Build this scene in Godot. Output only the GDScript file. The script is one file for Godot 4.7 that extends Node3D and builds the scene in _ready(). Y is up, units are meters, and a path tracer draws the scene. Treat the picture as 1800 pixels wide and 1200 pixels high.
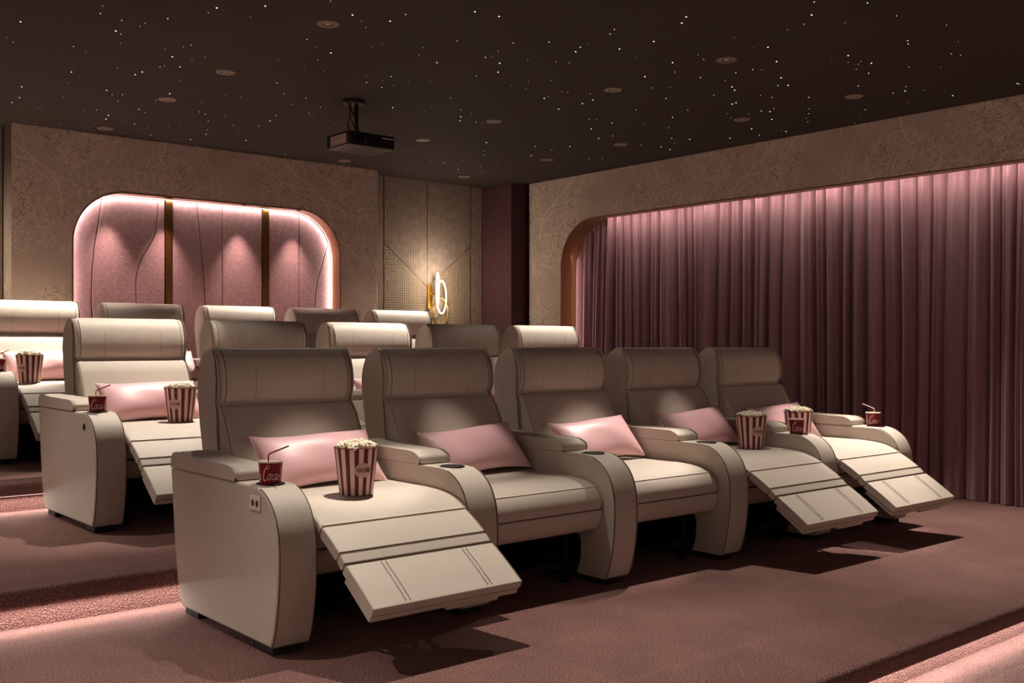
extends Node3D
# A private cinema: three tiers of beige recliners, starry ceiling, lit velvet niche and curtain.
# x runs along the rows towards the curtain, z towards the screen, y up; metres.

const CEIL := 2.773          # underside of the ceiling
const STEP := 0.17           # rise of each tier
const ROW := 1.9             # distance between rows
const FRONT := -3.25         # z of the front of the first row
const SEATS := [2.181, 2.182, 2.171]    # x of the first seat of each row
const PITCHES := [0.834, 0.823, 0.803]  # distance between the seats of each row
const PITCH := 0.84                     # width of a seat as drawn
const ARMW := 0.158
const BACK := -8.289         # face of the patterned back wall
const BAY := -8.507          # face of the panelled bays
const SIDE := 7.0            # face of the patterned right wall
const DRAPE := 7.24          # middle of the curtain

var M := {}
var cache := {}
var names := {}
var rng := RandomNumberGenerator.new()

# ---------------------------------------------------------------- shapes
class MB:
	var v := PackedVector3Array()
	var n := PackedVector3Array()
	var u := PackedVector2Array()
	func tri(a: Vector3, b: Vector3, c: Vector3, na: Vector3, nb: Vector3, nc: Vector3, ua := Vector2(), ub := Vector2(), uc := Vector2()):
		var g := (b - a).cross(c - a)
		if g.length_squared() < 1e-16:
			return
		if g.dot(na + nb + nc) > 0.0:
			v.append_array([a, c, b]); n.append_array([na, nc, nb]); u.append_array([ua, uc, ub])
		else:
			v.append_array([a, b, c]); n.append_array([na, nb, nc]); u.append_array([ua, ub, uc])
	func quad(a: Vector3, b: Vector3, c: Vector3, d: Vector3, na: Vector3, nb: Vector3, nc: Vector3, nd: Vector3, ua := Vector2(), ub := Vector2(), uc := Vector2(), ud := Vector2()):
		tri(a, b, c, na, nb, nc, ua, ub, uc)
		tri(a, c, d, na, nc, nd, ua, uc, ud)
	func flat(a: Vector3, b: Vector3, c: Vector3, d: Vector3, out: Vector3):
		quad(a, b, c, d, out, out, out, out)
	func mesh() -> ArrayMesh:
		var arr := []
		arr.resize(Mesh.ARRAY_MAX)
		arr[Mesh.ARRAY_VERTEX] = v; arr[Mesh.ARRAY_NORMAL] = n; arr[Mesh.ARRAY_TEX_UV] = u
		var m := ArrayMesh.new()
		m.add_surface_from_arrays(Mesh.PRIMITIVE_TRIANGLES, arr)
		return m

func fillet(p: Array, segs := 5) -> PackedVector2Array:
	# corners [a, b, radius] -> outline with rounded corners
	var out := PackedVector2Array()
	var k := p.size()
	for i in k:
		var c := Vector2(p[i][0], p[i][1])
		var r: float = p[i][2] if p[i].size() > 2 else 0.0
		if r <= 0.0:
			out.append(c); continue
		var d0 := (Vector2(p[i - 1][0], p[i - 1][1]) - c)
		var d1 := (Vector2(p[(i + 1) % k][0], p[(i + 1) % k][1]) - c)
		var l := minf(r, 0.49 * minf(d0.length(), d1.length()))
		var a := c + d0.normalized() * l
		var b := c + d1.normalized() * l
		for j in segs + 1:
			var t := float(j) / segs
			out.append(a.lerp(c, t).lerp(c.lerp(b, t), t))
	return out

func smooth(p: Array, sub := 4) -> PackedVector2Array:
	# closed outline through soft points; a point with a third number stays a corner
	var out := PackedVector2Array()
	var k := p.size()
	for i in k:
		var p1 := Vector2(p[i][0], p[i][1]); var p2 := Vector2(p[(i + 1) % k][0], p[(i + 1) % k][1])
		var p0 := p1 if p[i].size() > 2 else Vector2(p[i - 1][0], p[i - 1][1])
		var p3 := p2 if p[(i + 1) % k].size() > 2 else Vector2(p[(i + 2) % k][0], p[(i + 2) % k][1])
		for j in sub:
			out.append(p1.cubic_interpolate(p2, p0, p3, float(j) / sub))
	return out

func ccw(p: PackedVector2Array) -> PackedVector2Array:
	var q := PackedVector2Array()
	for a in p:
		if q.is_empty() or a.distance_to(q[-1]) > 1e-5:
			q.append(a)
	if q.size() > 1 and q[0].distance_to(q[-1]) < 1e-5:
		q.remove_at(q.size() - 1)
	var area := 0.0
	for i in q.size():
		area += q[i - 1].cross(q[i])
	if area < 0.0:
		q.reverse()
	return q

# a closed outline drawn out to a width along the third axis, its rims rounded; crown bulges the two end faces
func slab(mb: MB, outline: PackedVector2Array, w: float, bevel: float, put: Callable, segs := 3):
	var p := ccw(outline)
	var k := p.size()
	var nor := PackedVector2Array()
	var inward := PackedVector2Array()
	for i in k:
		var e0 := p[i] - p[i - 1]; var e1 := p[(i + 1) % k] - p[i]
		var n0 := Vector2(e0.y, -e0.x).normalized(); var n1 := Vector2(e1.y, -e1.x).normalized()
		var l0 := maxf(e0.length(), 1e-5); var l1 := maxf(e1.length(), 1e-5)
		nor.append((n0 * l0 + n1 * l1).normalized())
		var m := (n0 + n1).normalized()
		inward.append(-m / maxf(0.6, m.dot(n0)))
	var rings := []
	for s in [-1.0, 1.0]:
		var part := []
		for j in segs + 1:
			var t := (PI / 2.0) * j / segs
			part.append([s * (w / 2.0 - bevel + bevel * sin(t)), bevel * (1.0 - cos(t)), s * sin(t), cos(t)])
		if s < 0: part.reverse()
		rings.append_array(part)
	for r in rings.size() - 1:
		var A = rings[r]; var B = rings[r + 1]
		for i in k:
			var j := (i + 1) % k
			var q := []
			for pr in [[A, i], [B, i], [B, j], [A, j]]:
				var R = pr[0]; var e: int = pr[1]
				var xy := p[e] + inward[e] * float(R[1])
				var nn := nor[e] * float(R[3])
				q.append([put.call(xy, R[0]), put.call(xy + nn * 0.01, R[0] + R[2] * 0.01)])
			mb.quad(q[0][0], q[1][0], q[2][0], q[3][0], (q[0][1] - q[0][0]).normalized(), (q[1][1] - q[1][0]).normalized(), (q[2][1] - q[2][0]).normalized(), (q[3][1] - q[3][0]).normalized())
	var cap := PackedVector2Array()
	for i in k:
		cap.append(p[i] + inward[i] * bevel)
	var idx := Geometry2D.triangulate_polygon(cap)
	if idx.is_empty():
		idx = Geometry2D.triangulate_polygon(p); cap = p
	for s in [-1.0, 1.0]:
		for i in range(0, idx.size(), 3):
			var a = put.call(cap[idx[i]], s * w / 2.0); var b = put.call(cap[idx[i + 1]], s * w / 2.0); var c = put.call(cap[idx[i + 2]], s * w / 2.0)
			var out: Vector3 = (put.call(cap[idx[i]], s * (w / 2.0 + 0.01)) - a).normalized()
			mb.tri(a, b, c, out, out, out)

func along_x(x0 := 0.0) -> Callable: return func(q: Vector2, t: float) -> Vector3: return Vector3(x0 + t, q.y, q.x)   # outline is (z, y)
func along_z(z0 := 0.0) -> Callable: return func(q: Vector2, t: float) -> Vector3: return Vector3(q.x, q.y, z0 + t)   # outline is (x, y)
func along_y(y0 := 0.0) -> Callable: return func(q: Vector2, t: float) -> Vector3: return Vector3(q.x, y0 + t, q.y)   # outline is (x, z)

func rect(x0: float, y0: float, x1: float, y1: float, r := 0.0) -> PackedVector2Array:
	return fillet([[x0, y0, r], [x1, y0, r], [x1, y1, r], [x0, y1, r]], 4)

func box(mb: MB, lo: Vector3, hi: Vector3, b := 0.003):
	slab(mb, rect(lo.x, lo.y, hi.x, hi.y, b), hi.z - lo.z, minf(b, (hi.z - lo.z) * 0.4), along_z((lo.z + hi.z) / 2.0), 2)

func tube(mb: MB, pts: PackedVector3Array, r: float, sides := 6, closed := false):
	var k := pts.size()
	var ring := []
	var side := Vector3.ZERO
	for i in k:
		var a := pts[(i - 1 + k) % k] if closed or i > 0 else pts[i]
		var b := pts[(i + 1) % k] if closed or i < k - 1 else pts[i]
		var d := (b - a).normalized()
		if side == Vector3.ZERO:
			side = d.cross(Vector3.UP if absf(d.y) < 0.9 else Vector3.RIGHT).normalized()
		side = (side - d * side.dot(d)).normalized()
		var up := d.cross(side)
		var row := []
		for s in sides:
			var t := TAU * s / sides
			row.append(side * cos(t) + up * sin(t))
		ring.append(row)
	for i in (k if closed else k - 1):
		var j := (i + 1) % k
		for s in sides:
			var t := (s + 1) % sides
			mb.quad(pts[i] + ring[i][s] * r, pts[j] + ring[j][s] * r, pts[j] + ring[j][t] * r, pts[i] + ring[i][t] * r, ring[i][s], ring[j][s], ring[j][t], ring[i][t])
	if not closed:
		for e in [0, k - 1]:
			var out := (pts[e] - pts[1 if e == 0 else k - 2]).normalized()
			for s in sides:
				mb.tri(pts[e], pts[e] + ring[e][s] * r, pts[e] + ring[e][(s + 1) % sides] * r, out, out, out)

func lathe(mb: MB, prof: Array, segs := 32, at := Vector3.ZERO):
	# prof: [radius, y] from one end to the other; u runs round, v along
	var k := prof.size()
	for i in k - 1:
		var a := Vector2(prof[i][0], prof[i][1]); var b := Vector2(prof[i + 1][0], prof[i + 1][1])
		var e := b - a
		if e.length() < 1e-6: continue
		var m := Vector2(e.y, -e.x).normalized()
		for s in segs:
			var t0 := TAU * s / segs; var t1 := TAU * (s + 1) / segs
			var d0 := Vector3(sin(t0), 0, cos(t0)); var d1 := Vector3(sin(t1), 0, cos(t1))
			var n0 := d0 * m.x + Vector3.UP * m.y; var n1 := d1 * m.x + Vector3.UP * m.y
			mb.quad(at + d0 * a.x + Vector3.UP * a.y, at + d1 * a.x + Vector3.UP * a.y, at + d1 * b.x + Vector3.UP * b.y, at + d0 * b.x + Vector3.UP * b.y, n0, n1, n1, n0,
				Vector2(float(s) / segs, 1.0 - float(i) / (k - 1)), Vector2(float(s + 1) / segs, 1.0 - float(i) / (k - 1)), Vector2(float(s + 1) / segs, 1.0 - float(i + 1) / (k - 1)), Vector2(float(s) / segs, 1.0 - float(i + 1) / (k - 1)))

# ---------------------------------------------------------------- nodes
func numbered(called: String) -> String:
	names[called] = names.get(called, -1) + 1
	return called if names[called] == 0 else "%s_%03d" % [called, names[called]]

func part(called: String, mesh: Mesh, mat: Material, parent: Node3D, at := Vector3.ZERO) -> MeshInstance3D:
	var o := MeshInstance3D.new()
	o.name = called; o.mesh = mesh; o.material_override = mat
	o.cast_shadow = GeometryInstance3D.SHADOW_CASTING_SETTING_ON
	parent.add_child(o, true)
	o.position = at
	return o

func tag(o: Node3D, label: String, category: String, group := ""):
	o.set_meta("label", label); o.set_meta("category", category)
	if group: o.set_meta("group", group)

func thing(called: String, label: String, category: String, at := Vector3.ZERO, group := "") -> Node3D:
	var o := Node3D.new()
	o.name = numbered(called); add_child(o); o.position = at
	tag(o, label, category, group)
	return o

func struct(called: String, label: String, mesh: Mesh = null, mat: Material = null) -> Node3D:
	var o: Node3D
	if mesh:
		var mi := MeshInstance3D.new(); mi.mesh = mesh; mi.material_override = mat; o = mi
	else:
		o = Node3D.new()
	o.name = called; add_child(o)
	o.set_meta("kind", "structure"); o.set_meta("label", label); o.set_meta("category", called.split("_")[0])
	return o

func made(key: String, how: Callable) -> Mesh:
	if not cache.has(key):
		var mb := MB.new()
		how.call(mb)
		cache[key] = mb.mesh()
	return cache[key]

# ---------------------------------------------------------------- materials
func mat(key: String, c: Color, rough := 0.7, metal := 0.0) -> StandardMaterial3D:
	var m := StandardMaterial3D.new()
	m.resource_name = key; m.albedo_color = c; m.roughness = rough; m.metallic = metal
	M[key] = m
	return m

func noise(freq: float, oct := 3, kind := FastNoiseLite.TYPE_SIMPLEX_SMOOTH, sd := 1) -> FastNoiseLite:
	var f := FastNoiseLite.new()
	f.noise_type = kind; f.frequency = freq; f.seed = sd; f.fractal_octaves = oct
	return f

func noise_tex(f: FastNoiseLite, size := 512, ramp := []) -> NoiseTexture2D:
	var t := NoiseTexture2D.new()
	t.width = size; t.height = size; t.seamless = true; t.noise = f
	if ramp.size():
		var g := Gradient.new()
		var offs := PackedFloat32Array(); var cols := PackedColorArray()
		for r in ramp:
			offs.append(r[0]); cols.append(r[1])
		g.offsets = offs; g.colors = cols
		t.color_ramp = g
	return t

func tri_map(m: StandardMaterial3D, per_metre: float, world := false):
	m.uv1_triplanar = true; m.uv1_world_triplanar = world
	m.uv1_scale = Vector3.ONE * per_metre

func stroke(im: Image, a: Vector2, b: Vector2, w: float, c: Color):
	var n := int(a.distance_to(b) / maxf(0.5, w * 0.4)) + 1
	var W := im.get_width(); var H := im.get_height()
	for i in n + 1:
		var p := a.lerp(b, float(i) / n)
		var r := int(ceil(w))
		for dy in range(-r, r + 1):
			for dx in range(-r, r + 1):
				var d := Vector2(floor(p.x) + dx + 0.5 - p.x, floor(p.y) + dy + 0.5 - p.y).length()
				var cov := clampf(w - d + 0.5, 0.0, 1.0) * c.a
				if cov > 0.02:
					var x := posmod(int(floor(p.x)) + dx, W); var y := posmod(int(floor(p.y)) + dy, H)
					im.set_pixel(x, y, im.get_pixel(x, y).lerp(Color(c, 1.0), cov))

func twig(im: Image, p: Vector2, ang: float, len: float, w: float, depth: int, c: Color):
	var q := p
	var bend := rng.randf_range(-0.25, 0.25)
	var steps := 5
	for i in steps:
		var r := q + Vector2.from_angle(ang) * len / steps
		stroke(im, q, r, w, c)
		q = r; ang += bend + rng.randf_range(-0.22, 0.22)
		if depth > 0 and rng.randf() < 0.75:
			twig(im, q, ang + rng.randf_range(0.4, 1.1) * (1.0 if rng.randf() < 0.5 else -1.0), len * rng.randf_range(0.45, 0.7), w * 0.72, depth - 1, c)
	if depth > 0:
		twig(im, q, ang, len * 0.75, w * 0.8, depth - 1, c)

func wallpaper() -> ImageTexture:
	# taupe wall covering printed with pale, tree-like veins
	rng.seed = 77
	var S := 1024
	var im := Image.create(S, S, false, Image.FORMAT_RGB8)
	var f := noise(0.006, 4); var g := noise(0.11, 3, FastNoiseLite.TYPE_SIMPLEX_SMOOTH, 5)
	for y in S:
		for x in S:
			# blended at the edges so that it repeats
			var tx := smoothstep(S * 0.75, S, x); var ty := smoothstep(S * 0.75, S, y)
			var a := lerpf(lerpf(f.get_noise_2d(x, y), f.get_noise_2d(x - S, y), tx), lerpf(f.get_noise_2d(x, y - S), f.get_noise_2d(x - S, y - S), tx), ty)
			var k := 0.5 + 0.5 * a + 0.10 * g.get_noise_2d(x, y)
			im.set_pixel(x, y, Color(0.77, 0.70, 0.64).lerp(Color(0.88, 0.775, 0.725), clampf(k, 0, 1)))
	var pale := Color(0.97, 0.89, 0.82)
	var dark := Color(0.50, 0.42, 0.37)
	var roots := [[90, 950, -1.7], [420, 780, -1.2], [700, 1010, -1.75], [930, 640, -1.4], [250, 420, -1.3], [620, 330, -1.9]]
	for r in roots:
		twig(im, Vector2(r[0], r[1]), r[2], 210, 2.2, 3, Color(pale, 0.50))
	for blob in 20:
		var c := Vector2(rng.randf() * S, rng.randf() * S)
		var rad := rng.randf_range(50, 140)
		for i in 260:
			var o := Vector2.from_angle(rng.randf() * TAU) * rad * sqrt(rng.randf())
			var p := c + o; var an := rng.randf() * TAU
			var col := Color(pale, 0.50) if rng.randf() < 0.80 else Color(dark, 0.34)
			for s in 4:
				var q := p + Vector2.from_angle(an) * rng.randf_range(4, 9)
				stroke(im, p, q, 0.8, col)
				p = q; an += rng.randf_range(-0.9, 0.9)
	return ImageTexture.create_from_image(im)

func stripe_tex() -> ImageTexture:
	var im := Image.create(512, 8, false, Image.FORMAT_RGB8)
	for x in 512:
		var c := Color(0.42, 0.07, 0.09) if fposmod(x * 14.0 / 512.0, 1.0) < 0.48 else Color(0.93, 0.80, 0.77)
		for y in 8: im.set_pixel(x, y, c)
	return ImageTexture.create_from_image(im)

func curve_stroke(im: Image, pts: Array, w0: float, w1: float, c: Color):
	var k := pts.size()
	for i in k - 1:
		var a := Vector2(pts[i][0], pts[i][1]); var b := Vector2(pts[i + 1][0], pts[i + 1][1])
		var p := Vector2(pts[maxi(i - 1, 0)][0], pts[maxi(i - 1, 0)][1]); var q := Vector2(pts[mini(i + 2, k - 1)][0], pts[mini(i + 2, k - 1)][1])
		var last := a
		for s in range(1, 9):
			var r := a.cubic_interpolate(b, p, q, s / 8.0)
			var t := (i + s / 8.0) / (k - 1)
			stroke(im, last, r, lerpf(w0, w1, absf(2.0 * t - 1.0)), c)
			last = r

func cup_tex() -> ImageTexture:
	# red paper with white script lettering that runs round the cup
	var im := Image.create(1024, 192, false, Image.FORMAT_RGB8)
	im.fill(Color(0.52, 0.05, 0.08))
	var w := Color(0.95, 0.88, 0.86, 1.0)
	for o in [0, 512]:
		var c := func(pts: Array, a := 5.0, b := 2.6):
			var q := []
			for p in pts: q.append([p[0] + o, p[1]])
			curve_stroke(im, q, a, b, w)
		c.call([[130, 58], [112, 44], [84, 62], [62, 104], [60, 146], [84, 158], [114, 138]], 7.0, 3.0)
		c.call([[130, 58], [150, 30], [120, 24], [92, 42]], 3.0, 2.0)
		c.call([[146, 104], [130, 118], [132, 146], [148, 152], [164, 132], [158, 106], [146, 104], [166, 98], [184, 104]], 5.0, 2.6)
		c.call([[218, 106], [200, 104], [186, 128], [194, 152], [222, 140]], 5.5, 2.6)
		c.call([[268, 106], [246, 102], [230, 128], [238, 152], [258, 138], [270, 104], [264, 142], [280, 150], [296, 132]], 5.0, 2.6)
		c.call([[300, 122], [330, 118]], 4.0, 3.0)
		c.call([[402, 56], [384, 44], [358, 64], [340, 106], [340, 146], [360, 158], [384, 136]], 7.0, 3.0)
		c.call([[410, 104], [394, 120], [396, 148], [412, 152], [426, 130], [420, 106], [410, 104], [436, 100]], 5.0, 2.6)
		c.call([[436, 140], [462, 84], [458, 52], [444, 76], [440, 140], [456, 150], [474, 130]], 4.5, 2.4)
		c.call([[500, 106], [482, 104], [470, 130], [478, 152], [494, 138], [504, 106], [498, 146], [512, 148]], 4.5, 2.4)
	return ImageTexture.create_from_image(im)

func materials():
	var fine := noise_tex(noise(0.06, 3), 512)
	var pile := noise_tex(noise(0.22, 2, FastNoiseLite.TYPE_SIMPLEX, 3), 512)
	var hide := mat("leather", Color(0.785, 0.742, 0.692), 0.62)
	hide.albedo_texture = noise_tex(noise(0.012, 3, FastNoiseLite.TYPE_SIMPLEX_SMOOTH, 9), 256, [[0.0, Color(0.975, 0.972, 0.97)], [1.0, Color(1, 1, 1)]])
	hide.heightmap_enabled = true; hide.heightmap_texture = fine; hide.heightmap_scale = 0.05
	tri_map(hide, 2.6)
	mat("seam", Color(0.40, 0.33, 0.27), 0.7)
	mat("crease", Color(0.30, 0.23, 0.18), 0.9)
	mat("thread", Color(0.50, 0.42, 0.34), 0.7)
	mat("piping", Color(0.97, 0.94, 0.89), 0.6)
	mat("foot", Color(0.035, 0.03, 0.03), 0.7)
	mat("steel", Color(0.10, 0.09, 0.09), 0.45, 0.6)
	mat("ring", Color(0.16, 0.12, 0.10), 0.35, 0.5)
	mat("well", Color(0.05, 0.04, 0.035), 0.5)
	mat("plate", Color(0.85, 0.80, 0.73), 0.4)
	mat("socket", Color(0.10, 0.05, 0.045), 0.5)
	var carpet := mat("carpet", Color(0.65, 0.475, 0.445), 0.95)
	carpet.albedo_texture = noise_tex(noise(0.20, 2, FastNoiseLite.TYPE_SIMPLEX, 4), 512, [[0.25, Color(0.60, 0.57, 0.57)], [0.75, Color(1.0, 1.0, 1.0)]])
	carpet.heightmap_enabled = true; carpet.heightmap_texture = pile; carpet.heightmap_scale = 0.9
	carpet.rim_enabled = true; carpet.rim = 0.5; carpet.rim_tint = 0.8
	carpet.detail_enabled = true; carpet.detail_blend_mode = BaseMaterial3D.BLEND_MODE_MUL
	carpet.detail_uv_layer = BaseMaterial3D.DETAIL_UV_2
	carpet.detail_albedo = noise_tex(noise(0.010, 4, FastNoiseLite.TYPE_SIMPLEX_SMOOTH, 21), 512, [[0.2, Color(0.92, 0.91, 0.91)], [0.8, Color(1.0, 1.0, 1.0)]])
	carpet.uv2_triplanar = true; carpet.uv2_world_triplanar = true; carpet.uv2_scale = Vector3.ONE * 0.45
	tri_map(carpet, 1.05, true)
	var paper := mat("wall_covering", Color(1, 1, 1), 0.8)
	paper.albedo_texture = wallpaper()
	paper.uv1_offset = Vector3(0.05, 0.15, 0.2)
	tri_map(paper, 0.42, true)
	var velvet := mat("velvet", Color(0.675, 0.525, 0.53), 0.85)
	velvet.albedo_texture = noise_tex(noise(0.03, 4, FastNoiseLite.TYPE_SIMPLEX_SMOOTH, 12), 512, [[0.15, Color(0.90, 0.89, 0.90)], [0.85, Color(1.0, 1.0, 1.0)]])
	velvet.heightmap_enabled = true; velvet.heightmap_texture = fine; velvet.heightmap_scale = 0.2
	velvet.rim_enabled = true; velvet.rim = 0.6; velvet.rim_tint = 0.7
	tri_map(velvet, 1.3)
	var plum := mat("plum_velvet", Color(0.36, 0.22, 0.235), 0.9)
	plum.albedo_texture = velvet.albedo_texture
	plum.rim_enabled = true; plum.rim = 0.4; plum.rim_tint = 0.8
	tri_map(plum, 1.3)
	M["velvet_pier"] = plum
	var drape := mat("curtain_velvet", Color(0.60, 0.445, 0.46), 0.85)
	drape.albedo_texture = noise_tex(noise(0.05, 4, FastNoiseLite.TYPE_SIMPLEX_SMOOTH, 31), 512, [[0.1, Color(0.92, 0.91, 0.92)], [0.9, Color(1.0, 1.0, 1.0)]])
	drape.rim_enabled = true; drape.rim = 1.0; drape.rim_tint = 0.3
	tri_map(drape, 1.1)
	mat("ceiling_paint", Color(0.26, 0.215, 0.195), 0.85)
	mat("dark_wall", Color(0.24, 0.18, 0.16), 0.9)
	mat("copper", Color(0.54, 0.38, 0.24), 0.45, 0.45)
	mat("bronze", Color(0.46, 0.32, 0.16), 0.35, 0.8)
	mat("brass", Color(0.85, 0.66, 0.30), 0.25, 0.9)
	var flute := mat("fluted_board", Color(0.68, 0.60, 0.55), 0.75)
	var ribs := Image.create(256, 8, false, Image.FORMAT_RGB8)
	for x in 256:
		for y in 8: ribs.set_pixel(x, y, Color.WHITE * (0.5 + 0.5 * sin(TAU * x * 24 / 256.0)))
	flute.heightmap_enabled = true; flute.heightmap_texture = ImageTexture.create_from_image(ribs); flute.heightmap_scale = 0.35
	flute.albedo_texture = noise_tex(noise(0.02, 3, FastNoiseLite.TYPE_SIMPLEX_SMOOTH, 14), 256, [[0.0, Color(0.86, 0.85, 0.84)], [1.0, Color(1, 1, 1)]])
	tri_map(flute, 2.0)
	var weave := mat("woven_board", Color(0.64, 0.56, 0.48), 0.6)
	var wv := Image.create(128, 128, false, Image.FORMAT_RGB8)
	for x in 128:
		for y in 128:
			wv.set_pixel(x, y, Color.WHITE * (0.5 + 0.5 * sin(TAU * (x + y) / 16.0) * sin(TAU * (x - y) / 16.0)))
	var wt := ImageTexture.create_from_image(wv)
	weave.heightmap_enabled = true; weave.heightmap_texture = wt; weave.heightmap_scale = 0.7
	tri_map(weave, 2.6)
	mat("groove", Color(0.05, 0.04, 0.035), 0.9)
	var satin := mat("satin", Color(0.945, 0.755, 0.775), 0.42)
	satin.rim_enabled = true; satin.rim = 0.4; satin.rim_tint = 0.6
	mat("satin_piping", Color(0.97, 0.86, 0.84), 0.4)
	var st := mat("striped_paper", Color(1, 1, 1), 0.55)
	st.albedo_texture = stripe_tex()
	mat("popcorn", Color(0.97, 0.93, 0.84), 0.75)
	mat("badge", Color(0.84, 0.69, 0.65), 0.55)
	mat("ink", Color(0.40, 0.16, 0.15), 0.6)
	var cup := mat("cup_paper", Color(1, 1, 1), 0.45)
	cup.albedo_texture = cup_tex()
	mat("cup_lid", Color(0.88, 0.80, 0.74), 0.4)
	mat("straw_white", Color(0.92, 0.84, 0.84), 0.4)
	mat("straw_red", Color(0.42, 0.12, 0.12), 0.4)
	mat("projector_case", Color(0.035, 0.03, 0.03), 0.4)
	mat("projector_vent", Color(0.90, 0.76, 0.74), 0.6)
	mat("lens_glass", Color(0.10, 0.10, 0.11), 0.12)
	mat("trim_white", Color(0.62, 0.55, 0.48), 0.5)
	mat("reflector", Color(0.30, 0.26, 0.23), 0.35, 0.5)
	glow("led_pink", Color(1.0, 0.84, 0.80), 1.3)
	glow("led_warm", Color(1.0, 0.92, 0.78), 1.7)
	glow("star", Color(1.0, 0.93, 0.87), 1.7)
	glow("fill_glow", Color(1.0, 0.88, 0.80), 0.4)
	glow("lamp_face", Color(1.0, 0.86, 0.70), 0.10)

func glow(key: String, c: Color, e: float):
	var m := mat(key, Color(c.r * 0.6, c.g * 0.6, c.b * 0.6), 0.5)
	m.emission_enabled = true; m.emission = c; m.emission_energy_multiplier = e

# ---------------------------------------------------------------- lights
func spot(at: Vector3, to: Vector3, energy: float, angle: float, soft: float, c: Color, size := 0.03):
	var l := SpotLight3D.new()
	l.name = numbered("downlight_beam"); add_child(l)
	l.look_at_from_position(at, to, Vector3.UP if absf((to - at).normalized().y) < 0.98 else Vector3.FORWARD)
	l.light_energy = energy; l.light_color = c; l.spot_angle = angle; l.spot_angle_attenuation = soft
	l.spot_range = 30.0; l.spot_attenuation = 2.0; l.light_size = size; l.shadow_enabled = true

func strip_light(at: Vector3, facing: Vector3, along: Vector3, length: float, width: float, energy: float, c: Color):
	var l := AreaLight3D.new()
	l.name = numbered("strip_glow"); add_child(l)
	var z := -facing.normalized(); var x := along.normalized(); var y := z.cross(x)
	l.global_transform = Transform3D(Basis(x, y, z), at)
	l.area_size = Vector2(length, width); l.light_energy = energy; l.light_color = c
	l.shadow_enabled = true
	l.set("area_range", 30.0); l.set("area_attenuation", 2.0)

func lamp(at: Vector3, energy: float, c: Color, size := 0.02):
	var l := OmniLight3D.new()
	l.name = numbered("sconce_glow"); add_child(l); l.position = at
	l.light_energy = energy; l.light_color = c; l.omni_range = 30.0; l.omni_attenuation = 2.0; l.light_size = size; l.shadow_enabled = true

# ---------------------------------------------------------------- recliner
func off(q: Array, d := 0.5) -> Array:   # profiles are noted from the front of the arms; nodes stand half a metre behind it
	var out := []
	for p in q:
		var r: Array = p.duplicate(); r[0] += d
		out.append(r)
	return out

const ARM_FRONT := [[-0.050, 0.035, 0], [-0.028, 0.085], [-0.009, 0.165], [0.003, 0.25], [0.007, 0.33], [0.003, 0.41], [-0.014, 0.475], [-0.045, 0.528], [-0.088, 0.565], [-0.13, 0.585], [-0.175, 0.594], [-0.30, 0.595]]
const ARM_FULL := [[-0.925, 0.595, 0], [-0.944, 0.585], [-0.940, 0.55], [-0.925, 0.42], [-0.90, 0.25], [-0.872, 0.12], [-0.845, 0.045, 0], [-0.83, 0.035, 0]]
const ARM_ARCH := [[-0.925, 0.595, 0], [-0.944, 0.585], [-0.940, 0.55], [-0.925, 0.42], [-0.905, 0.26, 0], [-0.88, 0.235, 0], [-0.26, 0.235, 0], [-0.222, 0.22], [-0.208, 0.18], [-0.214, 0.10], [-0.236, 0.035, 0]]
const PAD := [[-0.330, 0.597, 0.006], [-0.328, 0.628, 0.03], [-0.375, 0.651, 0.03], [-0.77, 0.656, 0.05], [-0.86, 0.668, 0.04], [-0.928, 0.655, 0.03], [-0.936, 0.597, 0.006]]

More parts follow.
